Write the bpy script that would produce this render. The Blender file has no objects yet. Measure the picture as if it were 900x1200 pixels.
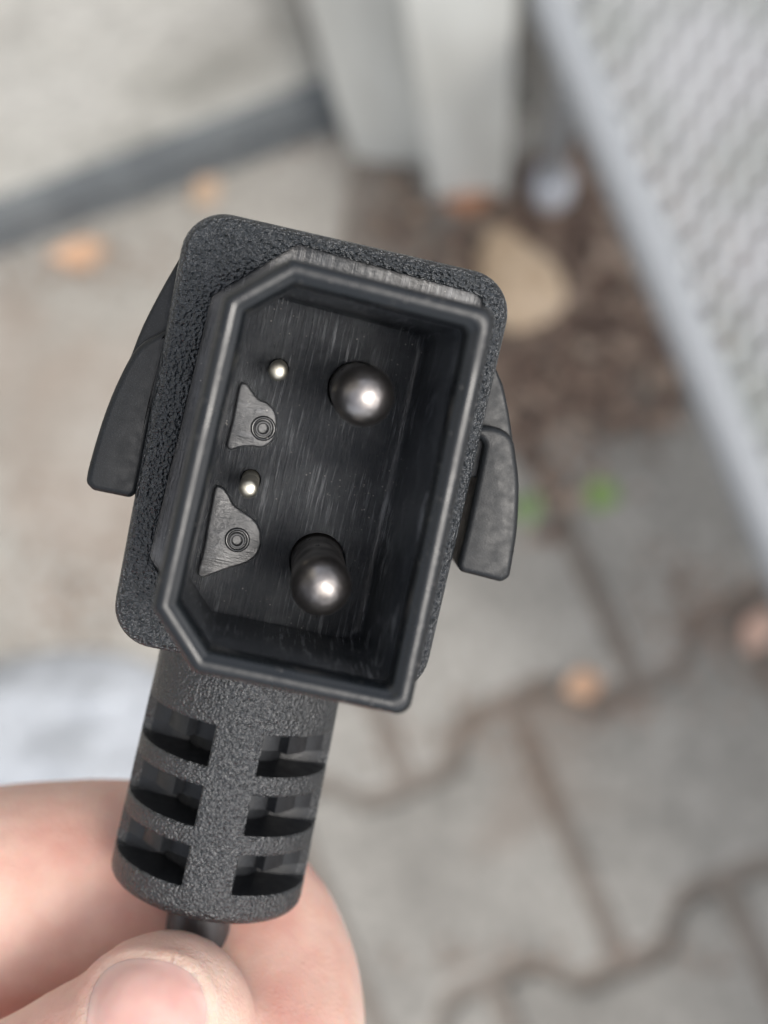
import bpy, bmesh, math, random
import numpy as np
from mathutils import Vector, Matrix, noise
from mathutils.bvhtree import BVHTree
random.seed(7)
S = bpy.context.scene
COL = S.collection
R = math.radians

# ------------------------------------------------------------------ camera
FPX = 1700.0                      # focal length in photo pixels (900 x 1200)
CAM_H = 1.30
cam_d = bpy.data.cameras.new('camera'); cam = bpy.data.objects.new('camera', cam_d); COL.objects.link(cam)
cam_d.sensor_fit = 'VERTICAL'; cam_d.sensor_height = 24; cam_d.lens = 24*FPX/1200
cam_d.clip_start = 0.005; cam_d.clip_end = 500
cam_d.dof.use_dof = True; cam_d.dof.focus_distance = 0.0975; cam_d.dof.aperture_fstop = 15; cam_d.dof.aperture_blades = 0
down = Vector(((575-450)/FPX, -(720-600)/FPX, -1)).normalized()
zc = -down; xc = (Vector((1,0,0)) - zc*zc.x).normalized(); yc = zc.cross(xc)
M = Matrix((xc, yc, zc))                       # camera -> world rotation
CP = Vector((0,0,CAM_H))
cam.matrix_world = Matrix.Translation(CP) @ M.to_4x4()
S.camera = cam
S.render.engine = 'CYCLES'
S.cycles.use_denoising = True
S.cycles.max_bounces = 8

# ------------------------------------------------------------------ world and sun
W = bpy.data.worlds.new('World'); S.world = W; W.use_nodes = True
nt = W.node_tree; bg = nt.nodes['Background']
sky = nt.nodes.new('ShaderNodeTexSky'); sky.sky_type = 'NISHITA'; sky.sun_disc = False
SUN_EL, SUN_AZ = R(58), R(120)
sky.sun_elevation = SUN_EL; sky.sun_rotation = SUN_AZ
sky.air_density = 1.0; sky.dust_density = 4.0; sky.ozone_density = 1.0
hs = nt.nodes.new('ShaderNodeHueSaturation'); hs.inputs['Saturation'].default_value = 0.40
nt.links.new(sky.outputs[0], hs.inputs['Color']); nt.links.new(hs.outputs[0], bg.inputs['Color'])
bg.inputs['Strength'].default_value = 0.15
sd = bpy.data.lights.new('sun', 'SUN'); sd.energy = 1.15; sd.angle = R(20); sd.color = (1.0,0.95,0.88)
sun = bpy.data.objects.new('sun', sd); COL.objects.link(sun)
sdir = Vector((math.sin(SUN_AZ)*math.cos(SUN_EL), math.cos(SUN_AZ)*math.cos(SUN_EL), math.sin(SUN_EL)))
sun.rotation_euler = sdir.to_track_quat('Z','Y').to_euler(); sun.location = (0,0,5)
S.view_settings.view_transform = 'Standard'; S.view_settings.look = 'None'
S.view_settings.exposure = 0.6; S.view_settings.gamma = 1

# ------------------------------------------------------------------ measuring helpers
def ray(px, py):
    return Vector(((px-450)/FPX, (600-py)/FPX, -1))
def G(px, py, h=0.0):             # point at height h above the ground seen at a photo pixel
    d = M @ ray(px, py)
    return CP + d*((h-CAM_H)/d.z)
def F(px, py, depth):             # point at a given depth (mm) in front of the camera, in world metres
    return CP + M @ (ray(px, py)*depth*0.001)

# plug frame
n_ = Vector((0.0676,-0.1253,1)).normalized()
v_ = Vector((math.sin(R(12.3)), math.cos(R(12.3)), 0)); v_ = (v_ - n_*v_.dot(n_)).normalized()
u_ = v_.cross(n_)
O_ = ray(370,540)*97.0            # cavity floor origin, camera mm
def P(px, py, z=0.0):             # plug plane coordinates (mm) seen at a photo pixel on the plane at height z
    r = ray(px, py); o = O_ + n_*z
    p = r*(o.dot(n_)/r.dot(n_)) - o
    return (p.dot(u_), p.dot(v_))
PM = Matrix((M@u_, M@v_, M@n_)).transposed().to_4x4(); PM.translation = CP + M@(O_*0.001)
mm = 0.001

# ------------------------------------------------------------------ materials
def mat(name, color, rough=0.5, metal=0.0, spec=0.5):
    m = bpy.data.materials.new(name); m.use_nodes = True
    b = m.node_tree.nodes['Principled BSDF']
    b.inputs['Base Color'].default_value = (*color,1); b.inputs['Roughness'].default_value = rough
    b.inputs['Metallic'].default_value = metal; b.inputs['Specular IOR Level'].default_value = spec
    return m, m.node_tree, b
def N(t, k, **kw):
    x = t.nodes.new(k)
    for a, v in kw.items():
        if a in x.inputs.keys(): x.inputs[a].default_value = v
        else: setattr(x, a, v)
    return x
def coords(t, scale=(1,1,1), rot=(0,0,0)):
    c = N(t,'ShaderNodeTexCoord'); mp = N(t,'ShaderNodeMapping')
    mp.inputs['Scale'].default_value = scale; mp.inputs['Rotation'].default_value = rot
    t.links.new(c.outputs['Object'], mp.inputs['Vector']); return mp.outputs[0]
def tex(t, vec, kind='Noise', scale=5, **kw):
    x = N(t, 'ShaderNodeTex'+kind); x.inputs['Scale'].default_value = scale
    for a, v in kw.items():
        if a in x.inputs.keys(): x.inputs[a].default_value = v
        else: setattr(x, a, v)
    t.links.new(vec, x.inputs['Vector']); return x
def ramp(t, src, stops):
    r = N(t,'ShaderNodeValToRGB'); t.links.new(src, r.inputs[0]); e = r.color_ramp.elements
    while len(e) < len(stops): e.new(0.5)
    for i,(p,c) in enumerate(stops):
        e[i].position = p; e[i].color = (*c,1) if len(c)==3 else c
    return r.outputs[0]
def bump(t, b, src, strength, dist, prev=None):
    x = N(t,'ShaderNodeBump'); x.inputs['Strength'].default_value = strength; x.inputs['Distance'].default_value = dist
    t.links.new(src, x.inputs['Height'])
    if prev: t.links.new(prev, x.inputs['Normal'])
    t.links.new(x.outputs[0], b.inputs['Normal']); return x.outputs[0]
def mix(t, f, a, c):
    x = N(t,'ShaderNodeMix'); x.data_type = 'RGBA'
    if isinstance(f,(int,float)): x.inputs[0].default_value = f
    else: t.links.new(f, x.inputs[0])
    for s, v in ((6,a),(7,c)):
        if isinstance(v, tuple): x.inputs[s].default_value = (*v,1)
        else: t.links.new(v, x.inputs[s])
    return x.outputs[2]
g1 = lambda x: (x,x,x)

def plastic_grain(name, color, scale, strength, dist, rough=0.45, spec=1.0):
    m,t,b = mat(name, color, rough, spec=spec)
    v = coords(t)
    a = tex(t, v, 'Voronoi', scale, feature='SMOOTH_F1', Smoothness=0.6)
    c = tex(t, v, 'Noise', scale*1.6, Detail=2)
    ad = N(t,'ShaderNodeMath', operation='ADD'); t.links.new(a.outputs[0], ad.inputs[0]); t.links.new(c.outputs[0], ad.inputs[1])
    bump(t, b, ad.outputs[0], strength, dist)
    d = tex(t, v, 'Noise', scale*0.15, Detail=4)
    r = ramp(t, d.outputs[0], [(0.35, g1(rough-0.07)), (0.7, g1(rough+0.1))])
    t.links.new(r, b.inputs['Roughness'])
    # fine pale dust in the grain
    e = tex(t, v, 'Noise', scale*2.3, Detail=1)
    f = ramp(t, e.outputs[0], [(0.60, color), (0.78, (0.045,0.052,0.060))])
    t.links.new(f, b.inputs['Base Color'])
    return m
M_GRAIN = plastic_grain('grained_black_plastic', (0.013,0.017,0.021), 3700, 1.0, 0.00027, 0.26)
M_RELIEF = plastic_grain('grained_relief_rubber', (0.010,0.0125,0.015), 4600, 1.0, 0.00015, 0.29)
M_LEVER = plastic_grain('matt_black_plastic', (0.008,0.0095,0.011), 8000, 0.15, 0.00003, 0.46, 0.4)

def gloss(name, color, rough, wear=0.5):
    m,t,b = mat(name, color, rough, spec=0.85)
    v = coords(t)
    n = tex(t, v, 'Noise', 260, Detail=5)
    t.links.new(ramp(t, n.outputs[0], [(0.3,g1(rough*0.7)),(0.75,g1(min(1,rough*1.9)))]), b.inputs['Roughness'])
    sp = tex(t, v, 'Voronoi', 1600); t.links.new(ramp(t, sp.outputs[0], [(0.07,(0.16,0.15,0.14)),(0.1,color)]), b.inputs['Base Color'])
    n2 = tex(t, v, 'Noise', 1400, Detail=3); bump(t, b, n2.outputs[0], 0.25*wear, 0.00006)
    return m
M_GLOSS = gloss('smooth_black_plastic', (0.009,0.011,0.013), 0.16)
M_POCKET = None
def striated(name, color, rough, axis_scale, strength, dist, sl=0.17, film=0.9):
    m,t,b = mat(name, color, rough, spec=0.9)
    v = coords(t, axis_scale)
    a = tex(t, v, 'Noise', 1.0, Detail=6, Roughness=0.7)
    v2 = coords(t)
    big = tex(t, v2, 'Noise', 170, Detail=3)
    fine = tex(t, v2, 'Noise', 2600, Detail=3)
    nb = bump(t, b, a.outputs[0], strength, dist)
    nb = bump(t, b, fine.outputs[0], 0.5, 0.00007, nb)
    sw = tex(t, v2, 'Noise', 120, Detail=1)
    bump(t, b, sw.outputs[0], 0.8, 0.0012, nb)
    t.links.new(ramp(t, big.outputs[0], [(0.35,g1(rough*0.75)),(0.7,g1(rough*1.5))]), b.inputs['Roughness'])
    sc0 = ramp(t, a.outputs[0], [(0.53,g1(0)),(0.62,g1(1))]); pa = tex(t, v2, 'Noise', 210, Detail=4); pf = ramp(t, pa.outputs[0], [(0.42,g1(0.08)),(0.62,g1(1))])
    mm_ = N(t,'ShaderNodeMix'); mm_.data_type='RGBA'; mm_.blend_type='MULTIPLY'; mm_.inputs[0].default_value=1
    t.links.new(sc0, mm_.inputs[6]); t.links.new(pf, mm_.inputs[7]); sc = mix(t, mm_.outputs[2], color, tuple(c*3+sl for c in color))
    fl_ = tex(t, v2, 'Noise', 150, Detail=6, Roughness=0.7); sc = mix(t, ramp(t, fl_.outputs[0], [(0.42,g1(0)),(0.75,g1(film))]), sc, (0.10,0.107,0.115))
    sp = tex(t, v2, 'Voronoi', 2300); d0 = ramp(t, sp.outputs[0], [(0.10,g1(1)),(0.16,g1(0))]); dn = tex(t, v2, 'Noise', 330, Detail=2); d1 = ramp(t, dn.outputs[0], [(0.50,g1(0)),(0.62,g1(1))])
    dm = N(t,'ShaderNodeMix'); dm.data_type='RGBA'; dm.blend_type='MULTIPLY'; dm.inputs[0].default_value=1
    t.links.new(d0, dm.inputs[6]); t.links.new(d1, dm.inputs[7]); dust = dm.outputs[2]
    t.links.new(mix(t, dust, sc, (0.25,0.24,0.23)), b.inputs['Base Color'])
    return m
M_FLOOR = striated('scratched_cavity_plastic', (0.030,0.034,0.040), 0.15, (4000,210,210), 1.0, 0.0005)
M_WALL = striated('cavity_wall_plastic', (0.012,0.013,0.015), 0.2, (500,500,120), 0.5, 0.0001)
M_POCKET = striated('ridged_pocket_plastic', (0.014,0.015,0.017), 0.33, (2600,120,120), 0.7, 0.00009)
M_INSERT = striated('grey_insert_plastic', (0.026,0.028,0.031), 0.3, (500,2400,300), 0.7, 0.00012, 0.0, 0.35)
def metal(name, color, rough):
    m,t,b = mat(name, color, rough, 1.0)
    v = coords(t); n = tex(t, v, 'Noise', 700, Detail=5)
    t.links.new(ramp(t, n.outputs[0], [(0.35,tuple(c*0.35 for c in color)),(0.62,color)]), b.inputs['Base Color'])
    t.links.new(ramp(t, n.outputs[0], [(0.3,g1(rough*1.7)),(0.7,g1(rough))]), b.inputs['Roughness'])
    n2 = tex(t, v, 'Noise', 2500, Detail=3); bump(t, b, n2.outputs[0], 0.4, 0.00009)
    return m
M_PIN = metal('tarnished_steel', (0.40,0.37,0.35), 0.26)
M_SPIN = metal('small_pin_steel', (0.98,0.93,0.78), 0.3)

# ------------------------------------------------------------------ mesh helpers
def link(name, me, material=None, parent=None, smooth=None):
    o = bpy.data.objects.new(name, me); COL.objects.link(o)
    if material:
        me.materials.clear(); me.materials.append(material)
    if parent: o.parent = parent
    if smooth is not None:
        me.polygons.foreach_set('use_smooth', [True]*len(me.polygons))
        if smooth < 180: me.set_sharp_from_angle(angle=R(smooth))
    return o
def mesh(verts, faces, name='mesh', scale=1.0):
    me = bpy.data.meshes.new(name)
    me.from_pydata([tuple(c*scale for c in v) for v in verts], [], faces); me.validate(); me.update()
    return me
def tag(o, label=None, cat=None, group=None, kind=None):
    if label: o['label'] = label
    if cat: o['category'] = cat
    if group: o['group'] = group
    if kind: o['kind'] = kind
    return o
def ccw(p):
    a = sum(p[i][0]*p[(i+1)%len(p)][1]-p[(i+1)%len(p)][0]*p[i][1] for i in range(len(p)))
    return p if a > 0 else p[::-1]
def offset(p, d):                 # inward offset of a ccw convex polygon; d number or per-edge list
    n = len(p); out = []
    if isinstance(d,(int,float)): d = [d]*n
    L = []
    for i in range(n):
        a = Vector(p[i]); b = Vector(p[(i+1)%n]); e = (b-a).normalized(); nn = Vector((-e.y,e.x)); L.append((a+nn*d[i], e))
    for i in range(n):
        (a,e),(b,f) = L[i-1], L[i]
        cr = e.x*f.y-e.y*f.x
        s = ((b.x-a.x)*f.y-(b.y-a.y)*f.x)/cr
        q = a+e*s; out.append((q.x,q.y))
    return out
def fillet(p, radii, seg=8):
    n = len(p); out = []
    for i in range(n):
        c = Vector(p[i]); a = Vector(p[i-1])-c; b = Vector(p[(i+1)%n])-c
        r = radii[i] if isinstance(radii,(list,tuple)) else radii
        la, lb = a.length, b.length; a.normalize(); b.normalize()
        th = a.angle(b); t = min(r/math.tan(th/2), 0.48*la, 0.48*lb); rr = t*math.tan(th/2)
        ce = c + (a+b).normalized()*(rr/math.sin(th/2))
        s = c+a*t; e = c+b*t
        a0 = math.atan2(s.y-ce.y, s.x-ce.x); a1 = math.atan2(e.y-ce.y, e.x-ce.x)
        da = (a1-a0+math.pi)%(2*math.pi)-math.pi
        for k in range(seg+1):
            q = a0+da*k/seg; out.append((ce.x+rr*math.cos(q), ce.y+rr*math.sin(q)))
    return out
def loft(rings, cap0=False, cap1=False):   # rings: list of lists of 3D points with equal counts
    n = len(rings[0]); V = [p for r in rings for p in r]; Fc = []
    for k in range(len(rings)-1):
        for i in range(n):
            j = (i+1)%n; Fc.append((k*n+i, k*n+j, (k+1)*n+j, (k+1)*n+i))
    if cap0: Fc.append(tuple(range(n))[::-1])
    if cap1: Fc.append(tuple((len(rings)-1)*n+i for i in range(n)))
    return V, Fc
def at(p, z): return [(x,y,z) for x,y in p]
def join_vf(parts):
    V, Fc = [], []
    for v,f in parts:
        o = len(V); V += v; Fc += [tuple(i+o for i in q) for q in f]
    return V, Fc
def prism(p, z0, z1, bev=0.3, seg=3):       # outline extruded z0..z1 with rounded edges at both ends
    p = ccw(p); rings = []
    def off(d):
        n = len(p); out = []
        for i in range(n):
            a = Vector(p[i-1]); c = Vector(p[i]); b = Vector(p[(i+1)%n])
            e1 = (c-a).normalized(); e2 = (b-c).normalized()
            nn = Vector((-e1.y,e1.x))+Vector((-e2.y,e2.x))
            if nn.length < 1e-6: nn = Vector((-e1.y,e1.x))
            nn.normalize(); out.append((c.x+nn.x*d, c.y+nn.y*d))
        return out
    for k in range(seg+1):
        a = k/seg*math.pi/2; rings.append(at(off(bev*(1-math.sin(a))), z0+bev*(1-math.cos(a))))
    for k in range(seg+1):
        a = k/seg*math.pi/2; rings.append(at(off(bev*(1-math.cos(a))), z1-bev*(1-math.sin(a))))
    return loft(rings, True, True)
def box(x0,x1,y0,y1,z0,z1):
    V = [(x,y,z) for z in (z0,z1) for x,y in ((x0,y0),(x1,y0),(x1,y1),(x0,y1))]
    return V, [(3,2,1,0),(4,5,6,7),(0,1,5,4),(1,2,6,5),(2,3,7,6),(3,0,4,7)]
def lathe(profile, cx=0, cy=0, seg=40, cap0=True, cap1=True):
    rings = [[(cx+r*math.cos(2*math.pi*i/seg), cy+r*math.sin(2*math.pi*i/seg), z) for i in range(seg)] for r,z in profile]
    return loft(rings, cap0, cap1)
def tube(path, radii, seg=16, caps=True):
    path = [Vector(p) for p in path]; rings = []
    up = Vector((0.13,0.21,0.97))
    for i,p in enumerate(path):
        d = (path[min(i+1,len(path)-1)]-path[max(i-1,0)]).normalized()
        s = d.cross(up)
        if s.length < 1e-4: s = d.cross(Vector((1,0,0)))
        s.normalize(); w = s.cross(d)
        r = radii[i] if isinstance(radii,(list,tuple)) else radii
        rings.append([tuple(p+s*math.cos(2*math.pi*k/seg)*r+w*math.sin(2*math.pi*k/seg)*r) for k in range(seg)])
    V, Fc = loft(rings, caps, caps)
    return V, Fc
def curve(pts, m=8):              # Catmull-Rom through points of any dimension
    pts = [np.array(p,float) for p in pts]; pts = [2*pts[0]-pts[1]]+pts+[2*pts[-1]-pts[-2]]; out = []
    for i in range(1,len(pts)-2):
        a,b,c,d = pts[i-1:i+3]
        for k in range(m):
            t = k/m; out.append(0.5*((2*b)+(c-a)*t+(2*a-5*b+4*c-d)*t*t+(3*b-a-3*c+d)*t**3))
    out.append(pts[-2]); return [tuple(float(q) for q in x) for x in out]
def evaluated(o):
    dg = bpy.context.evaluated_depsgraph_get(); dg.update()
    return bpy.data.meshes.new_from_object(o.evaluated_get(dg))
def fix_normals(me):
    bm = bmesh.new(); bm.from_mesh(me); bmesh.ops.recalc_face_normals(bm, faces=bm.faces); bm.to_mesh(me); bm.free()

# ================================================================== SETTING
# ---- ground
def concrete_mat(name, a, b_, c, brown=(0.20,0.15,0.115), amt=(0.55,0.75)):
    m,t,b = mat(name, a, 0.85, spec=0.3)
    tc = N(t,'ShaderNodeNewGeometry'); v = tc.outputs['Position']
    n1 = tex(t, v, 'Noise', 9, Detail=5, Roughness=0.6); n2 = tex(t, v, 'Noise', 90, Detail=4)
    n3 = tex(t, v, 'Noise', 4.5, Detail=4, Distortion=0.6)
    c1 = ramp(t, n1.outputs[0], [(0.3,a),(0.5,b_),(0.72,c)])
    sp = ramp(t, n2.outputs[0], [(0.3,g1(0.72)),(0.7,g1(1.12))])
    mu = N(t,'ShaderNodeMix'); mu.data_type='RGBA'; mu.blend_type='MULTIPLY'; mu.inputs[0].default_value=1
    t.links.new(c1, mu.inputs[6]); t.links.new(sp, mu.inputs[7])
    f = ramp(t, n3.outputs[0], [(amt[0],g1(0)),(amt[1],g1(1))])
    oi = N(t,'ShaderNodeObjectInfo'); rr = ramp(t, oi.outputs['Random'], [(0,g1(0.88)),(1,g1(1.1))])
    mv = N(t,'ShaderNodeMix'); mv.data_type='RGBA'; mv.blend_type='MULTIPLY'; mv.inputs[0].default_value=1
    t.links.new(mix(t, f, mu.outputs[2], brown), mv.inputs[6]); t.links.new(rr, mv.inputs[7])
    t.links.new(mv.outputs[2], b.inputs['Base Color'])
    bump(t, b, n2.outputs[0], 0.5, 0.004)
    return m
M_PAVER = concrete_mat('grey_concrete_paver', (0.20,0.193,0.178), (0.26,0.252,0.233), (0.32,0.31,0.288), (0.19,0.155,0.13), (0.56,0.8))
M_SOIL = concrete_mat('brown_soil', (0.10,0.075,0.06), (0.15,0.115,0.092), (0.22,0.18,0.15), amt=(0.5,0.62))
M_SAND = concrete_mat('joint_sand', (0.15,0.13,0.112), (0.19,0.168,0.148), (0.23,0.205,0.185), (0.12,0.09,0.07))
gv, gf = box(-30,30,-30,30,-0.06,-0.010)
ground = link('ground', mesh(gv,gf), M_SAND); tag(ground, kind='structure')

# ---- pavement of interlocking concrete stones
pave = bpy.data.objects.new('pavement', None); COL.objects.link(pave); tag(pave, kind='structure')
A = G(603,842); B = G(722,1112); rv = (B-A).xy; HR = rv.length; ev = Vector((-rv.y, rv.x)).normalized()   # along the row
if ev.x < 0: ev = -ev
rv.normalize(); PR = HR*1.02
def wave(t, k):                   # joint line of row k at distance t, in metres from the straight line (towards the wall)
    f = ((t/PR) + 0.25 + 0.5*(k%2)) % 1.0
    tr = 1.0 if 0.08 < f < 0.42 else (0.0 if 0.58 < f < 0.92 else (0.5+0.5*math.sin((f-0.0)*math.pi/0.16) if f <= 0.08 else (0.5+0.5*math.sin((0.5-f)*math.pi/0.16) if f <= 0.58 else 0.5+0.5*math.sin((f-1.0)*math.pi/0.16))))
    return (tr-0.5)*0.034
soil_px = [(425,190),(640,190),(700,150),(1000,120),(1000,470),(840,520),(770,590),(690,560),(640,660),(560,600),(430,420)]
soil_w = [G(*p).xy for p in soil_px]
slab_w = [G(*p).xy for p in [(-500,520),(-500,100),(430,60),(360,520),(230,800),(-500,1080)]]
def inside(p, poly):
    c = False; n = len(poly)
    for i in range(n):
        a, b = poly[i], poly[(i+1)%n]
        if (a[1] > p[1]) != (b[1] > p[1]) and p[0] < (b[0]-a[0])*(p[1]-a[1])/(b[1]-a[1])+a[0]: c = not c
    return c
wl_a, wl_b = G(0,300).xy, G(400,153).xy
wdir = (wl_b-wl_a).normalized(); wn = Vector((-wdir.y, wdir.x))       # wn points to the wall side
for k in range(-5, 4):
    for j in range(-6, 6):
        t0 = (j + 0.5*(k%2))*PR; t1 = t0+PR; g = 0.0078; ns = 18; top = []; bot = []
        for i in range(ns+1):
            t = t0+g+(t1-t0-2*g)*i/ns
            jit = 0.0012*noise.noise(Vector((t*30,k*3.1,0)))
            top.append((t, k*HR - wave(t,k) + g + jit)); bot.append((t, (k+1)*HR - wave(t,k+1) - g + jit))
        poly = [ (A.xy + ev*t + rv*s) for t,s in top+bot[::-1] ]
        c = sum(poly, Vector((0,0)))/len(poly)
        if abs(c.x) > 1.3 or abs(c.y) > 1.2: continue
        if (c-wl_a).dot(wn) > 0.12 and c.x < 0.1: continue
        if inside(c, slab_w): continue
        if inside(c, soil_w): continue
        pl = [((p.x-c.x), (p.y-c.y)) for p in poly]
        V, Fc = prism(pl, -0.05, 0.0, 0.009, 3)
        o = link('paver', mesh(V,Fc), M_PAVER, pave, 50)
        o.location = (c.x, c.y, random.uniform(-0.003,0.002)); o.rotation_euler = (random.uniform(-.008,.008), random.uniform(-.008,.008), random.uniform(-.01,.01))
# ---- smooth concrete apron along the wall
M_APRON = concrete_mat('pale_concrete_apron', (0.235,0.222,0.20), (0.30,0.287,0.262), (0.37,0.355,0.33), (0.25,0.20,0.165), (0.55,0.72))
V,Fc = prism([tuple(p) for p in slab_w], -0.05, 0.001, 0.008, 2); ap = link('concrete_apron', mesh(V,Fc), M_APRON, None, 40); tag(ap, kind='structure')
# ---- soil bed, uneven
xs = np.linspace(-0.45,0.75,110); ys = np.linspace(-0.15,0.75,90); V = []; Fc = []
for y in ys:
    for x in xs:
        V.append((x,y, -0.014+0.010*noise.fractal(Vector((x*9,y*9,0)),1,2,4)+0.004*noise.noise(Vector((x*50,y*50,3)))))
nx = len(xs)
for j in range(len(ys)-1):
    for i in range(nx-1):
        if inside((xs[i],ys[j]), soil_w): Fc.append((j*nx+i, j*nx+i+1, (j+1)*nx+i+1, (j+1)*nx+i))
soil = link('soil', mesh(V,Fc), M_SOIL, None, 180); tag(soil, kind='structure')

# ---- leaf litter and crumbs, uncountable
def leaf_vf(c, L, Wd, rz, tilt, curl, z):
    V = []; cs, sn = math.cos(rz), math.sin(rz); prof = [0.0,0.55,0.95,1.0,0.7,0.0]
    for i,w in enumerate(prof):
        t = i/(len(prof)-1)
        for s in (-1,0,1):
            x = (t-0.5)*L; y = s*w*Wd*0.5; zz = curl*L*(t-0.5)**2*2 + abs(s)*w*Wd*0.25*tilt
            V.append((c[0]+x*cs-y*sn, c[1]+x*sn+y*cs, z+zz))
    Fc = []
    for i in range(len(prof)-1):
        for s in (0,1):
            a = i*3+s; Fc.append((a,a+1,a+4,a+3))
    return V, Fc
def leafmat(name, cols):
    m,t,b = mat(name, cols[0], 0.7)
    tc = N(t,'ShaderNodeNewGeometry'); n = tex(t, tc.outputs['Position'], 'Noise', 45, Detail=3)
    t.links.new(ramp(t, n.outputs[0], [(0.35,cols[0]),(0.5,cols[1]),(0.65,cols[2])]), b.inputs['Base Color']); return m
M_LITTER = leafmat('leaf_litter', [(0.07,0.045,0.035),(0.18,0.12,0.09),(0.34,0.27,0.21)])
parts = []
for i in range(1500):
    px = random.gauss(670,110); py = random.gauss(340,130)
    p = G(px,py)
    if not inside(p.xy, soil_w) and not (370 < px < 470 and 180 < py < 430 and random.random() < 0.6): continue
    parts.append(leaf_vf(p.xy, random.uniform(.006,.026), random.uniform(.003,.013), random.uniform(0,6.28), random.uniform(-1,1), random.uniform(-.3,.5), random.uniform(-.008,.006)+(0.0 if inside(p.xy, soil_w) else 0.008)))
V,Fc = join_vf(parts); lit = link('leaf_litter', mesh(V,Fc), M_LITTER)
tag(lit, 'brown crumbled leaves and twigs covering the bare soil between the white boards and the paving', 'leaf litter', kind='stuff')
parts = []
M_CRUMB = leafmat('soil_crumbs', [(0.16,0.11,0.085),(0.22,0.16,0.12),(0.28,0.2,0.16)])
spots = [(80,690,45,60,180),(860,740,50,35,150),(560,860,60,18,80),(700,830,80,12,90),(800,700,35,35,80),(110,310,60,16,80),(660,1120,120,12,60),(300,170,60,10,60)]
for (cx,cy,sx,sy,n) in spots:
    for i in range(n):
        p = G(random.gauss(cx,sx), random.gauss(cy,sy))
        parts.append(leaf_vf(p.xy, random.uniform(.003,.010), random.uniform(.002,.006), random.uniform(0,6.28), 0.5, 0.3, random.uniform(.0015,.004)))
V,Fc = join_vf(parts); cr = link('plant_crumbs', mesh(V,Fc), M_CRUMB)
tag(cr, 'scattered brown crumbs of dry plant matter lying on the grey paving', 'debris', kind='stuff')

# ---- rendered wall with a grey plinth
M_RENDER = concrete_mat('pale_wall_render', (0.48,0.475,0.435), (0.70,0.69,0.64), (0.78,0.77,0.725), (0.34,0.33,0.30), (0.50,0.74))
M_PLINTH = concrete_mat('blue_grey_plinth', (0.09,0.10,0.11), (0.12,0.132,0.14), (0.16,0.17,0.175), (0.14,0.14,0.14), (0.7,0.9))
def wallbox(name, a, length, depth, z0, z1, material, parent=None, inset=0.0, bev=0.004):
    # box from ground point a along the wall, behind the wall line
    pts = [(0,inset),(length,inset),(length,depth),(0,depth)]
    poly = [ (a.x+wdir.x*s+wn.x*d, a.y+wdir.y*s+wn.y*d) for s,d in pts]
    V,Fc = prism(poly, z0, z1, bev, 2)
    return link(name, mesh(V,Fc), material, parent, 40)
wroot = bpy.data.objects.new('house_wall', None); COL.objects.link(wroot)
tag(wroot, 'pale rendered house wall with a blue grey plinth at the upper left', 'wall')
wstart = wl_a - wdir*2.0; wlen = (wl_b-wstart).length
wallbox('plinth', wstart, wlen, 0.30, -0.05, 0.085, M_PLINTH, wroot)
wallbox('wall_face', wstart, wlen-0.004, 0.29, 0.085, 2.4, M_RENDER, wroot, inset=0.018)

# ---- white upright boards
def boardmat(name, c, d):
    m,t,b = mat(name, c, 0.5)
    v = coords(t, (6,6,1.2)); n = tex(t, v, 'Noise', 3, Detail=5)
    t.links.new(ramp(t, n.outputs[0], [(0.35,d),(0.6,c)]), b.inputs['Base Color'])
    n2 = tex(t, coords(t,(60,60,3)), 'Noise', 4, Detail=4); bump(t,b,n2.outputs[0],0.3,0.002); return m
M_BOARD = boardmat('white_painted_wood', (0.74,0.755,0.72), (0.60,0.61,0.575))
M_OLD = boardmat('weathered_grey_wood', (0.30,0.29,0.27), (0.17,0.145,0.12))
def board(name, bl, br, depth, h, material, label, z0=-0.02, cap=True):
    a, b = G(*bl).xy, G(*br).xy; e = (b-a).normalized(); nn = Vector((-e.y,e.x))
    poly = [(p.x,p.y) for p in (a, b, b+nn*depth, a+nn*depth)]
    V,Fc = prism(poly, z0, h, 0.004, 3)
    o = link(name, mesh(V,Fc), material, None, 40); tag(o, label, 'board' if 'board' in name else 'post'); return o
board('upright_board', (412,182), (499,192), 0.03, 1.15, M_BOARD, 'white upright board nearest the rendered wall, its foot hidden in shadow').__setitem__('group','white boards beside the wall')
board('upright_board', (506,232), (596,226), 0.03, 1.15, M_BOARD, 'wider white upright board standing on the soil right of the other one').__setitem__('group','white boards beside the wall')
board('wooden_post', (606,128), (636,126), 0.04, 1.0, M_OLD, 'weathered grey brown wooden post behind the metal table leg')

# ================================================================== METAL MESH TABLE
M_STEEL = mat('light_grey_coated_steel', (0.27,0.285,0.30), 0.4)[0]
def meshmat():
    m,t,b = mat('expanded_steel_coating', (0.52,0.53,0.54), 0.45)
    tc = N(t,'ShaderNodeNewGeometry'); n = tex(t, tc.outputs['Position'], 'Noise', 11, Detail=4)
    t.links.new(ramp(t, n.outputs[0], [(0.35,(0.25,0.27,0.26)),(0.6,(0.36,0.37,0.385))]), b.inputs['Base Color']); return m
M_MESH = meshmat()
TH = 0.387
tab = bpy.data.objects.new('mesh_table', None); COL.objects.link(tab)
K = G(634,-22,TH); E = G(898,612,TH); K2 = G(1230,-170,TH); ed = (E-K)
tab.location = (K.x,K.y,0)
def loc(p): return Vector((p.x-K.x, p.y-K.y, p.z))
tag(tab, 'low light grey table with an expanded metal top and round tube frame', 'table')
rr = 0.0142
path = [loc(K+ed*1.7), loc(K+ed*1.0), loc(K+ed*0.5), loc(K+ed*0.09), loc(K+ed*0.03+(K2-K)*0.012), loc(K+(K2-K)*0.06+ed*0.004), loc(K+(K2-K)*0.5), loc(K2)]
V,Fc = tube([tuple(p) for p in curve(path,4)], rr, 20); link('frame_tube', mesh(V,Fc), M_STEEL, tab, 60)
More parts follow.
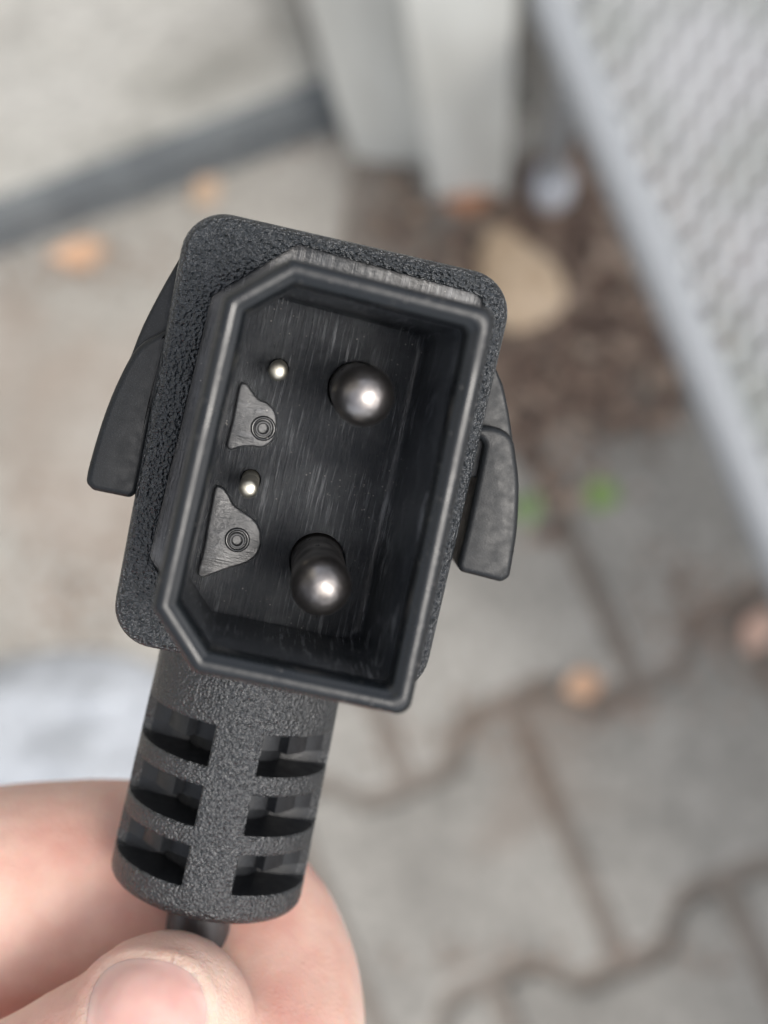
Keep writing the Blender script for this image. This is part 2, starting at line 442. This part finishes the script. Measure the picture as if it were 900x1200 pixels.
foot = G(646,226); topk = Vector((foot.x, foot.y, TH-0.01))
V,Fc = tube([loc(Vector((foot.x,foot.y,0.02))), loc(Vector((foot.x,foot.y,0.2))), loc(topk)], 0.0085, 16); link('leg', mesh(V,Fc), M_STEEL, tab, 60)
V,Fc = lathe([(0.014,-0.012),(0.0185,0.0),(0.0185,0.035),(0.014,0.045)], foot.x-K.x, foot.y-K.y, 24)
link('foot_cap', mesh(V,Fc), mat('pale_foot_plastic',(0.58,0.60,0.64),0.4)[0], tab, 50)
far = K + (K2-K) + ed*0.2; V,Fc = tube([loc(Vector((K2.x-0.02,K2.y,0))), loc(Vector((K2.x-0.02,K2.y,TH-0.01)))], 0.0085, 12); link('leg', mesh(V,Fc), M_STEEL, tab, 60)
parts = []
px_m = 1700/(CAM_H-TH); pitch = 32/px_m; cell = 40/px_m; sw = 0.0042; row = 0
y = K.y+0.18
edn = Vector((-ed.y,ed.x,0)).normalized()      # pointing right of the long edge
topd = (K2-K).normalized(); topn = Vector((topd.y,-topd.x,0))
while y > K.y-0.95:
    x0 = K.x-0.1; pts = []
    for i in range(int(0.75/(cell/2))):
        x = x0+i*cell/2
        pts.append(Vector((x, y + (pitch*0.36 if (i+row)%2 else -pitch*0.36) - 0.09*(x-K.x), TH-0.004)))
    for a,b in zip(pts[:-1],pts[1:]):
        mid = (a+b)/2
        if (mid-K).dot(edn) < 0.006 or (mid-K).dot(topn) < 0.006 or mid.x > K.x+0.6: continue
        d = (b-a).normalized(); s = Vector((-d.y,d.x,0))
        q = [a-s*sw+Vector((0,0,-0.0016)), b-s*sw+Vector((0,0,-0.0016)), b+s*sw+Vector((0,0,0.0026)), a+s*sw+Vector((0,0,0.0026))]
        lo = [p-Vector((0,0,0.0015)) for p in q]
        Vq = [tuple(loc(p)) for p in q+lo]
        parts.append((Vq, [(0,1,2,3),(7,6,5,4),(0,4,5,1),(3,2,6,7)]))
    y -= pitch; row += 1
V,Fc = join_vf(parts); mp_ = link('mesh_panel', mesh(V,Fc), M_MESH, tab)

# ================================================================== SMALL THINGS ON THE GROUND
def leaf_thing(px, py, L, Wd, rz, cols, label, group=None, z=0.004):
    p = G(px,py); V,Fc = leaf_vf((0,0), L, Wd, rz, 0.5, 0.5, 0); me = mesh(V,Fc)
    o = link('fallen_leaf', me, leafmat('dry_leaf', cols), None, 180); o.location = (p.x,p.y,z)
    s = o.modifiers.new('thickness','SOLIDIFY'); s.thickness = 0.0006
    b = o.modifiers.new('subdivision','SUBSURF'); b.levels = 2; b.render_levels = 2
    tag(o, label, 'leaf', 'fallen leaves on the ground'); return o
OR = [(0.42,0.24,0.15),(0.52,0.33,0.21),(0.58,0.39,0.27)]
leaf_thing(98,300,.058,.030,0.1,OR,'pale orange leaf lying along the foot of the plinth at the left')
leaf_thing(243,228,.034,.028,0.8,[(0.42,0.3,0.2),(0.5,0.36,0.26),(0.55,0.42,0.32)],'small tan leaf by the plinth just above the plug corner')
leaf_thing(682,802,.036,.028,0.3,OR,'orange leaf on the joint where three paving stones meet')
leaf_thing(548,240,.050,.022,0.1,[(0.30,0.14,0.08),(0.36,0.18,0.10),(0.42,0.24,0.15)],'rusty brown leaf at the foot of the wider white board')
leaf_thing(886,740,.045,.030,1.0,[(0.42,0.28,0.22),(0.5,0.34,0.27),(0.55,0.4,0.33)],'pinkish tan leaf near the right edge of the paving')
# beige stone
bm = bmesh.new(); bmesh.ops.create_icosphere(bm, subdivisions=4, radius=1)
for v in bm.verts:
    k = 1+0.16*noise.noise(v.co*1.3)+0.05*noise.noise(v.co*4); v.co = Vector((v.co.x*0.036*k*(1-0.35*v.co.y), v.co.y*0.047*k, v.co.z*0.014*k))
me = bpy.data.meshes.new('stone'); bm.to_mesh(me); bm.free()
st = link('beige_stone', me, leafmat('beige_stone', [(0.40,0.29,0.19),(0.50,0.38,0.26),(0.56,0.44,0.32)]), None, 180)
p = G(606,328); st.location = (p.x,p.y,0.008); st.rotation_euler = (0,0,R(28)); tag(st, 'flat beige stone lying on the brown soil behind the plug', 'stone')
# weeds
def weed(px, py, n, size, label, dark=1.0):
    root = bpy.data.objects.new('weed', None); COL.objects.link(root); p = G(px,py); root.location = (p.x,p.y,-0.002)
    tag(root, label, 'weed', 'small weeds in the paving'); m = leafmat('weed_green', [(0.13*dark,0.22*dark,0.06),(0.20*dark,0.31*dark,0.09),(0.27*dark,0.38*dark,0.13)])
    for i in range(n):
        a = i*2.4+random.uniform(-.2,.2); L = size*random.uniform(.75,1.1)
        V,Fc = leaf_vf((math.cos(a)*L*.5,math.sin(a)*L*.5), L, L*.6, a, 0.4, -0.2, 0.006+0.001*i)
        link('leaf', mesh(V,Fc), m, root, 180)
    V,Fc = lathe([(.0012,0),(.001,.008)],0,0,8); link('stem', mesh(V,Fc), m, root, 60)
weed(704,582,8,.017,'small bright green weed growing between paving stones right of the plug')
weed(617,594,6,.017,'small green weed partly hidden behind the right release lever', 0.8)
# pale cloth
M_CLOTH,t,b = mat('pale_blue_grey_cloth', (0.38,0.405,0.44), 0.9)
wv = tex(t, coords(t), 'Noise', 1200); bump(t,b,wv.outputs[0],0.3,0.0005)
V = []; Fc = []; nn = 70; c0 = G(60,905)
for j in range(nn+1):
    for i in range(nn+1):
        a = i/nn*2-1; c = j/nn*2-1; r = (abs(a)**2.6+abs(c)**2.6)**(1/2.6)
        x = a*0.14; y = c*0.108
        z = 0.036*max(0,1-r**3) + (0.022*noise.fractal(Vector((x*14+3,y*14,0)),1,2,3)+0.006*noise.noise(Vector((x*50,y*50,1))))*max(0,1-r**4)
        x += 0.008*noise.noise(Vector((a*2,c*2,5))); y += 0.008*noise.noise(Vector((a*2,c*2,9)))
        V.append((x,y,z+0.003))
for j in range(nn):
    for i in range(nn):
        a = (i+.5)/nn*2-1; c = (j+.5)/nn*2-1
        if (abs(a)**2.6+abs(c)**2.6) < 1: q = j*(nn+1)+i; Fc.append((q,q+1,q+nn+2,q+nn+1))
cl = link('cloth', mesh(V,Fc), M_CLOTH, None, 180); cl.location = (c0.x,c0.y,0); cl.rotation_euler = (0,0,R(8))
cl.modifiers.new('thickness','SOLIDIFY').thickness = 0.0015
tag(cl, 'crumpled pale blue grey cloth lying on the paving behind the fingers', 'cloth')

# ================================================================== THE PLUG
plug = bpy.data.objects.new('charger_plug', None); COL.objects.link(plug); plug.matrix_world = PM
tag(plug, 'black plastic charger plug with two large and two small metal pins', 'plug')
def pobj(name, V, Fc, material, parent=plug, smooth=35, label=None):
    me = mesh(V, Fc, name, mm); fix_normals(me); o = link(name, me, material, parent, smooth)
    if label: o['label'] = label
    return o
ZR = 13.7; ZF = -1.0
# --- collar: outer outline measured at the rim
rim_px = [(341,301),(261,346),(177,713),(226,790),(480,843),(584,363)]
rim = ccw([P(x,y,ZR) for x,y in rim_px])
rad_o = {0:0.5,1:0.5,2:0.5,3:0.5,4:0.9,5:0.9}
rev = rim[0] != P(*rim_px[0],ZR)
order = [P(x,y,ZR) for x,y in rim_px]
ro = [rad_o[order.index(p)] for p in rim]
def R6(poly, extra=0.0, s=8): return fillet(poly, [max(0.15, r+extra) for r in ro], s)
prof = [(-0.25,-2.6),(-0.25,ZF-0.2),(-0.12,4.0),(0,ZR-1.2)]+[(0.62-0.62*math.cos(R(a)), ZR-0.62+0.62*math.sin(R(a))) for a in (5,20,35,50,65,80,95,110,122)]+[(1.05,ZR-0.24),(1.15,ZR-0.27),(1.26,ZR-0.34),(1.36,ZR-0.48),(1.44,ZR-0.7),(1.5,ZR-1.1),(1.52,ZR-1.8)]
rings = [at(R6(offset(rim,d), -0.3*d), z) for d,z in prof]
floor_px = [(325,351),(291,373),(221,680),(245,716),(410,750),(489,394)]
floor_o = [P(x,y,0) for x,y in floor_px]; floor_p = [floor_o[order.index(p)] for p in rim]
inner_top = offset(rim, 1.52)
rad_f = [0.4,0.4,0.4,0.4,1.2,1.4]; rf = [rad_f[order.index(p)] for p in rim]
def lerp(a,b,t): return [(p[0]+(q[0]-p[0])*t, p[1]+(q[1]-p[1])*t) for p,q in zip(a,b)]
M_RIM = gloss('worn_rim_plastic', (0.008,0.010,0.012), 0.25, 1.6)
M_RIM.node_tree.nodes['Principled BSDF'].inputs['Specular IOR Level'].default_value = 0.55
pobj('collar', *loft(rings), M_RIM, smooth=60)
wr = []
ft = fillet(floor_p, rf, 8); it = R6(inner_top, -0.3*1.52)
HW = ZR-1.8; FR = 2.2
for t in (0.0,0.25,0.5,0.75,1.0):
    wr.append(at(lerp(it,ft,0.55*t), HW-(HW-FR)*t))
for a in range(10,91,10):
    wr.append(at(lerp(it,ft,0.55+0.45*(1-math.cos(R(a)))), FR*(1-math.sin(R(a)))))
fi = fillet(offset(floor_p,0.35), rf, 8); wr.append(at(fi,0.004))
pobj('cavity_wall', *loft(wr), M_FLOOR, smooth=50)
# --- cavity floor with clearance holes round the pins
V,Fc = prism([(x,y) for x,y in fillet(offset(floor_p,-0.12), rf, 8)], -2.0, 0.0, 0.02, 1)
cf = pobj('cavity_floor', V, Fc, M_FLOOR, smooth=40)
big = [P(426,464,9.8), P(376,687,9.8)]; small = [P(326,435,5.7), P(291,573,5.7)]
cutv = join_vf([lathe([(1.92,-1.5),(1.92,1)],*c,48) for c in big]+[lathe([(0.72,-1.0),(0.72,1)],*c,32) for c in small])
cut = link('cutter', mesh(*cutv, 'cut', mm), None, plug); fix_normals(cut.data)
bo = cf.modifiers.new('holes','BOOLEAN'); bo.object = cut; bo.solver = 'EXACT'; bo.operation = 'DIFFERENCE'
nm = evaluated(cf); cf.modifiers.clear(); cf.data = nm; nm.materials.clear(); nm.materials.append(M_FLOOR)
bpy.data.objects.remove(cut)
for c in big:
    pr = [(1.82,-1.6),(1.82,9.3)]+[(1.82+0.06*math.sin(a*2)-(1.82)*(1-math.cos(a)), 9.3+2.05*math.sin(a)) for a in [R(x) for x in range(8,90,8)]]
    pr = [(1.76,-1.6),(1.76,8.6),(1.84,8.9),(1.86,9.3)]+[(1.86*math.cos(R(a)), 9.4+1.75*math.sin(R(a))) for a in range(6,89,7)]
    pobj('power_pin', *lathe(pr,*c,56), M_PIN, smooth=60)
for c in small:
    pr = [(0.60,-1.2),(0.60,5.2)]+[(0.60*math.cos(R(a)), 5.3+0.38*math.sin(R(a))) for a in range(0,86,9)]
    pobj('signal_pin', *lathe(pr,*c,32), M_SPIN, smooth=60)
# --- keyed inserts
z6 = lambda L: [P(220+x/3.75, 380+y/3.75, 0.5) for x,y in L]
ins = [([(240,258),(262,264),(284,296),(310,328),(350,346),(380,378),(393,425),(390,475),(370,515),(330,541),(285,538),(245,538),(215,546),(188,553),(172,536),(184,480),(200,415),(213,345),(228,272)], (332,457)),
       ([(130,710),(156,720),(180,752),(202,795),(250,830),(298,868),(322,918),(320,975),(300,1018),(250,1052),(180,1073),(110,1098),(62,1112),(44,1092),(60,1030),(76,960),(92,860),(106,790),(118,728)], (218,947))]
for L,c in ins:
    p = z6(L); p = [tuple(q[:2]) for q in curve([(x,y,0) for x,y in p]+[(*p[0],0)],3)[:-1]]
    o = pobj('keyed_insert', *prism(p, -0.2, 0.55, 0.16, 3), M_INSERT, smooth=50)
    cx, cy = P(220+c[0]/3.75, 380+c[1]/3.75, 0.5)
    pobj('insert_boss', *lathe([(0.84,0.56),(0.82,0.66),(0.76,0.72),(0.68,0.72),(0.62,0.66),(0.60,0.30),(0.54,0.30),(0.53,0.85),(0.48,0.95),(0.38,0.95),(0.32,0.85),(0.28,0.1)],cx,cy,40,False,True), M_GLOSS, o, 50)
# --- flange
fl_px = [(221,239),(607,328),(493,822),(125,752)]
fl = ccw([P(x,y,ZF) for x,y in fl_px]); fr = [2.9]*4
def RF(d, rx=0.0): return fillet(offset(fl,d), [max(0.3,r-d+rx) for r in fr], 14)
# pocket outline, a little wider than the collar
pk_px_left = [(342,284),(243,352),(172,655),(206,700)]
pocket = [P(348,284,ZF),P(246,345,ZF),P(172,655,ZF),P(215,715,ZF),P(455,800,ZF),P(572,346,ZF)]
pocket = ccw(pocket)
pk = fillet(pocket, [0.5,0.5,0.5,0.8,1.2,0.9], 9)
nOut = len(RF(0)); 
def resample(poly, n, c):
    out = []; m = len(poly)
    for k in range(n):
        a = 2*math.pi*k/n; d = Vector((math.cos(a), math.sin(a))); best = None
        for i in range(m):
            p = Vector(poly[i])-c; q = Vector(poly[(i+1)%m])-c; e = q-p; cr = d.x*e.y-d.y*e.x
            if abs(cr) < 1e-9: continue
            t = (p.x*e.y-p.y*e.x)/cr; s = (p.x*d.y-p.y*d.x)/cr
            if t > 0 and -1e-6 <= s <= 1+1e-6 and (best is None or t > best): best = t
        q = c+d*best; out.append((q.x,q.y))
    return out
cen = Vector((sum(p[0] for p in fl)/4, sum(p[1] for p in fl)/4)); NR = 240
def RS(poly): return resample(poly, NR, cen)
pk_in = fillet(offset(pocket,0.12), [0.4,0.4,0.4,0.7,1.0,0.8], 9)
rings = [at(RS(RF(0.5)),-6.2), at(RS(RF(0.1)),-5.9), at(RS(RF(-0.05)),-5.2), at(RS(RF(0.0)),ZF-0.75), at(RS(RF(0.1)),ZF-0.35), at(RS(RF(0.32)),ZF-0.08), at(RS(RF(0.6)),ZF)]
a, b_ = RS(RF(0.6)), RS(pk)
for t in (0.25,0.5,0.75,1.0): rings.append(at(lerp(a,b_,t), ZF-0.02*t))
rings.append(at(RS(pk_in), ZF-0.15))
pobj('flange', *loft(rings, cap0=True), M_GRAIN, smooth=60)
rings = [at(RS(pk_in),ZF-0.15), at(RS(offset(pk_in,0.0) if False else pk_in),ZF-0.5)]
colbase = R6(offset(rim,-0.2))
rings += [at(lerp(RS(pk_in), RS(colbase), t), ZF-0.55) for t in (0.15,1.0)]
pobj('collar_pocket', *loft(rings), M_POCKET, smooth=40)
# --- body behind the flange
body = [P(x,y,-6) for x,y in [(262,300),(560,372),(470,770),(165,705)]]; body = ccw(body)
rings = [at(RS(fillet(body,2.0,10)),-6.0), at(RS(fillet(offset(body,0.2),2.0,10)),-13), at(RS(fillet(offset(body,1.0),2.5,10)),-18), at(RS(fillet(offset(body,2.6),3.0,10)),-19.5)]
pobj('body', *loft(rings, False, True), M_LEVER, smooth=50)
# --- release levers
def lever(arm_px, pad_px, za, zp, side):
    arm = [P(x,y,za) for x,y in arm_px]; pad = [P(x,y,zp) for x,y in pad_px]
    v1 = prism(arm, -13, za, 0.25, 3)
    v2 = prism(fillet(ccw(pad), 0.5, 3), -12, zp, 0.45, 5)
    pobj('release_lever', *join_vf([v1,v2]), M_LEVER, smooth=45)
def sm(L, m=3): return [q[:2] for q in curve([(x,y,0) for x,y in L], m)]
lever([(262,275),(244,266),(229,272)]+sm([(220,286),(193,332),(168,380),(152,420),(140,450)])+[(230,452)],
      sm([(240,366),(190,388),(160,408),(141,440),(124,480),(111,520),(102,553)])+[(100,566),(108,575),(152,584),(160,578)]+sm([(166,550),(180,480),(196,400)],2), -3.4, -2.4, -1)
lever([(560,380)]+sm([(590,452),(596,480),(602,520)])+[(600,560),(540,560)],
      sm([(545,500),(578,500),(600,512),(606,540),(609,570),(607,620),(601,660)])+[(598,677),(588,683),(541,671),(536,664)]+sm([(548,615),(560,560),(568,520)],2), -3.4, -2.4, 1)
# --- strain relief sleeve
ZA = -10.0
a0 = Vector(P(292,795,ZA)); a1 = Vector(P(238,1048,ZA)); ax = (a1-a0).normalized(); an = Vector((-ax.y,ax.x))
if an.x < 0: an = -an
c0v = Vector(P((253+312)/2,(848+868)/2,-3.4)); s1 = (c0v-a0).dot(ax)
cB = Vector(P(243,1080,-4.2)); SL = (cB-a0).dot(ax)
pit = 4.45; hgt = 2.9; SR = 6.95
c3 = Vector(P(248,1000,-3.4)); 
slots = [(s1+k*pit, s1+k*pit+hgt) for k in range(3)]
svals = set(np.round(np.arange(-9,SL-1.2,0.45),3)); eps = 0.06
for q0,q1 in slots:
    qm = q0+(q1-q0)*0.63
    for q in (q0,q1,qm): svals |= {round(q-eps,3), round(q+eps,3)}
    for q in (0.12,0.19,0.28): svals |= {round(q0-q,3), round(q1+q,3)}
svals = sorted(svals)
svals = [s for s in svals if s < SL-1.2]+[SL-1.2+1.2*math.sin(R(a)) for a in (0,15,30,45,60,75,90)]
T0, T1, T2 = 15.0, 42.0, 112.0
tv = set(float(x) for x in np.arange(-180,180,4))
for T in (T0,T1,T2):
    for sg in (-1,1): tv |= {sg*T-0.4, sg*T+0.4}
for sg in (-1,1):
    for q in (0.9,1.5,2.3): tv.add(sg*(T0-q))
tv = sorted(tv)
def rad_at(th, s):
    r = SR; inn = 0.0
    if s > SL-1.2: 
        k = (s-(SL-1.2))/1.2; r -= 1.6*(1-math.sqrt(max(0,1-k*k)))
    at_ = abs(th)
    for q0,q1 in slots:
        if at_ < 88:
            ds = max(q0-s, s-q1, 0.0); dt = max(T0-at_, 0.0)*R(1)*SR; dd = math.hypot(ds,dt)
            if 0 < dd < 0.28: r -= 0.16*(1-dd/0.28)**2
        if q0 < s < q1 and T0 < at_ < T2:
            qm = q0+(q1-q0)*0.63
            if s > qm: dd = 3.3
            elif at_ < T1: dd = 2.4
            else: dd = 1.5
            fade = min(1,max(0,(88-at_)/20)); r = SR-dd*fade
    return r*(1+0.055*max(0,min(1,s/SL)))
V = []; Fc = []; nT = len(tv)
for s in svals:
    for th in tv:
        r = rad_at(th, s); x = math.sin(R(th)); zz = math.cos(R(th)); 
        q = a0 + ax*s + an*(r*x); V.append((q.x, q.y, ZA + r*0.96*zz))
for j in range(len(svals)-1):
    for i in range(nT):
        k = (i+1)%nT; Fc.append((j*nT+i, j*nT+k, (j+1)*nT+k, (j+1)*nT+i))
m0 = len(V); q = a0+ax*(SL+0.0); V.append((q.x,q.y,ZA)); L = (len(svals)-1)*nT
for i in range(nT): Fc.append((L+i, L+(i+1)%nT, m0))
relief = pobj('strain_relief', V, Fc, M_RELIEF, smooth=32)
relief.data.materials.append(plastic_grain('slot_inner_plastic', (0.008,0.009,0.011), 7000, 0.3, 0.00005, 0.42, 0.5))
for pl in relief.data.polygons:
    c = pl.center/mm; q = Vector((c.x,c.y))-a0; sx = q.dot(an)
    if 0 < q.dot(ax) < SL-1.3 and math.hypot(sx,(c.z-ZA)/0.96) < SR-0.45: pl.material_index = 1
# --- cable
e0 = a0+ax*(SL-1.5)
cp = [(e0.x,e0.y,ZA-0.5)]
for d,dz,sx in ((4,-0.3,0.2),(9,-1.0,1.0),(16,-3,2.5),(28,-8,6),(45,-20,12),(80,-45,20),(140,-80,30)):
    q = a0+ax*(SL+d)+an*sx; cp.append((q.x,q.y,ZA-0.5+dz))
pobj('cable', *tube(curve(cp,6), 2.45, 24), gloss('cable_sheath',(0.03,0.03,0.032),0.4), smooth=60)

# ================================================================== THE HAND
def W3(px,py,d): return F(px,py,d)
def chain(pts, m=7, flat=1.0):
    full = [(*F(px,py,d), r*mm) for px,py,d,r in pts]
    c = curve(full, m); path = [Vector(x[:3]) for x in c]; rad = [x[3] for x in c]
    # rounded ends
    d0 = (path[0]-path[1]).normalized(); d1 = (path[-1]-path[-2]).normalized()
    pre = [path[0]+d0*rad[0]*math.sin(R(a)) for a in (88,70,50,25)]; prr = [rad[0]*math.cos(R(a)) for a in (88,70,50,25)]
    post = [path[-1]+d1*rad[-1]*math.sin(R(a)) for a in (25,50,70,88)]; por = [rad[-1]*math.cos(R(a)) for a in (25,50,70,88)]
    return tube(pre+path+post, prr+rad+por, 28)
finger_index = [(-420,1210,124,11.5),(-250,1120,121,10.6),(-100,1078,120,10.1),(90,1050,121,9.6),(205,1062,122,9.6),(275,1120,120,9.4),(300,1200,115,8.7),(300,1280,110,8.2),(285,1340,107,7.4)]
thumb = [(192,1203,103.5,6.7),(158,1246,103.5,7.7),(90,1306,104,8.6),(-30,1390,105,9.3),(-160,1470,108,9.0),(-330,1560,114,11.5),(-520,1640,122,14)]
middle = [(-450,1420,136,11.5),(-260,1330,136,10.6),(-60,1310,138,10),(120,1330,139,9.6),(220,1400,136,9.2),(240,1500,128,8.4),(200,1570,122,7.6)]
ring = [(-480,1640,146,11),(-280,1560,146,10),(-80,1550,146,9.4),(80,1590,144,9),(140,1680,138,8.2),(110,1750,130,7.4)]
little = [(-520,1840,152,10),(-330,1790,150,8.6),(-160,1790,148,8),(-40,1840,144,7.4),(0,1910,138,6.6)]
palm = [chain([(-430,1240,128,13),(-620,1500,134,15),(-800,1800,142,16)]), chain([(-450,1440,138,13),(-680,1680,140,16),(-850,1900,146,17)]),
        chain([(-480,1650,146,13),(-720,1850,148,16),(-900,2020,152,17)]), chain([(-520,1850,152,12),(-760,2000,152,15),(-940,2140,156,16)]),
        chain([(-520,1640,124,14),(-760,1850,132,17),(-950,2050,146,17)]), chain([(-850,1900,146,19),(-1150,2300,152,24),(-1700,2900,160,28),(-2400,3600,170,32)])]
V,Fc = join_vf([chain(finger_index),chain(thumb),chain(middle),chain(ring),chain(little)]+palm)
raw = link('raw', mesh(V,Fc)); fix_normals(raw.data)
rm = raw.modifiers.new('r','REMESH'); rm.mode = 'VOXEL'; rm.voxel_size = 0.0007; rm.adaptivity = 0
smo = raw.modifiers.new('s','SMOOTH'); smo.factor = 0.5; smo.iterations = 6
hm = evaluated(raw); bpy.data.objects.remove(raw)
# nail bed: shape the skin round the nail
Minv = M.transposed()
nail_c = np.array([172,1192.0]); nang = R(-8)
def nail_uv(px,py):
    dx, dy = px-nail_c[0], py-nail_c[1]; c,s = math.cos(nang), math.sin(nang)
    return (dx*c-dy*s)/70.0, (dx*s+dy*c)/70.0      # unit half-widths; -y is towards the fingertip
def nail_r(a,b):
    if b < 0: return (abs(a)**2.4+abs(b/0.98)**2.4)**(1/2.4)
    return (abs(a)**2.4+abs(b/1.7)**2.4)**(1/2.4)
co = np.empty(len(hm.vertices)*3); hm.vertices.foreach_get('co', co); co = co.reshape(-1,3)
no = np.array([v.normal[:] for v in hm.vertices]); cc = (co-np.array(CP[:])) @ np.array(M)
pxs = 450+FPX*cc[:,0]/(-cc[:,2]); pys = 600-FPX*cc[:,1]/(-cc[:,2]); dep = -cc[:,2]*1000
for i in np.where((pxs>40)&(pxs<320)&(pys>1060)&(pys<1360)&(dep<103.5))[0]:
    a,b_ = nail_uv(pxs[i],pys[i]); r = nail_r(a,b_)
    if r < 1.0: d = -0.25*min(1,(1.0-r)/0.12)
    else: d = 0.30*math.exp(-((r-1.10)/0.10)**2) - 0.0
    co[i] += no[i]*d*mm
# knuckle creases and slight lumpiness of flesh
for i in range(0,len(co)):
    if dep[i] < 140 and -200 < pxs[i] < 520 and 850 < pys[i] < 1350:
        co[i] += no[i]*mm*(0.28*noise.noise(Vector(co[i]*110))+0.06*noise.noise(Vector(co[i]*500)))
hm.vertices.foreach_set('co', co.reshape(-1)); hm.update()
M_SKIN,t,b = mat('skin', (0.62,0.36,0.27), 0.55)
v = coords(t); n1 = tex(t, v, 'Noise', 75, Detail=5); n2 = tex(t, v, 'Noise', 420, Detail=3)
c1 = ramp(t, n1.outputs[0], [(0.36,(0.66,0.33,0.28)),(0.5,(0.73,0.455,0.375)),(0.64,(0.77,0.56,0.47))])
t.links.new(mix(t, 0.25, c1, ramp(t, n2.outputs[0], [(0.35,(0.64,0.36,0.29)),(0.6,(0.78,0.55,0.46))])), b.inputs['Base Color'])
b.inputs['Subsurface Weight'].default_value = 0.6; b.inputs['Subsurface Scale'].default_value = 0.0025; b.inputs['Subsurface Radius'].default_value = (1.0,0.35,0.2)
vr = tex(t, coords(t,(1,1,1)), 'Voronoi', 2200, feature='DISTANCE_TO_EDGE'); wv = tex(t, v, 'Noise', 900, Detail=4)
nb = bump(t, b, vr.outputs[0], 0.4, 0.00014); bump(t, b, wv.outputs[0], 0.3, 0.0002, nb)
hand = link('hand', hm, M_SKIN, None, 180)
tag(hand, 'bare light skinned hand pinching the cable of the plug between thumb and curled forefinger', 'hand')
bvh = BVHTree.FromPolygons([Vector(c) for c in co], [tuple(p.vertices) for p in hm.polygons])
V = []; Fc = []; nu = 36; nv = 46
c_, s_ = math.cos(-nang), math.sin(-nang)
okf = {}
for j in range(nv+1):
    for i in range(nu+1):
        # polar-ish square to nail shape
        a = i/nu*2-1; b_ = j/nv*2-1
        rmax = max(abs(a),abs(b_)); rr_ = nail_r(a,b_ if b_<0 else b_*1.7)
        k = rmax/rr_ if rr_ > 0 else 1; a2, b2 = a*k*1.0, (b_ if b_<0 else b_*1.7)*k
        dx, dy = a2*70, b2*70; px = nail_c[0]+dx*c_-dy*s_; py = nail_c[1]+dx*s_+dy*c_
        o = CP; d = (M@ray(px,py)).normalized(); h = bvh.ray_cast(o, d)
        r = nail_r(a2,b2); lift = 0.42*(1-r**4)+0.02
        V.append(tuple(h[0]+h[1]*lift*mm) if h[0] else tuple(o+d*0.105))
for j in range(nv):
    for i in range(nu): q = j*(nu+1)+i; Fc.append((q,q+1,q+nu+2,q+nu+1))
M_NAIL,t,b = mat('nail', (0.68,0.42,0.36), 0.3)
b.inputs['Subsurface Weight'].default_value = 0.5; b.inputs['Subsurface Scale'].default_value = 0.002; b.inputs['Roughness'].default_value = 0.42
n = tex(t, coords(t,(300,300,300)), 'Noise', 1, Detail=2); t.links.new(ramp(t, n.outputs[0], [(0.3,(0.68,0.38,0.34)),(0.7,(0.78,0.52,0.46))]), b.inputs['Base Color'])
me = mesh(V,Fc); link('fingernail', me, M_NAIL, hand, 180).modifiers.new('smooth','SMOOTH').iterations = 4
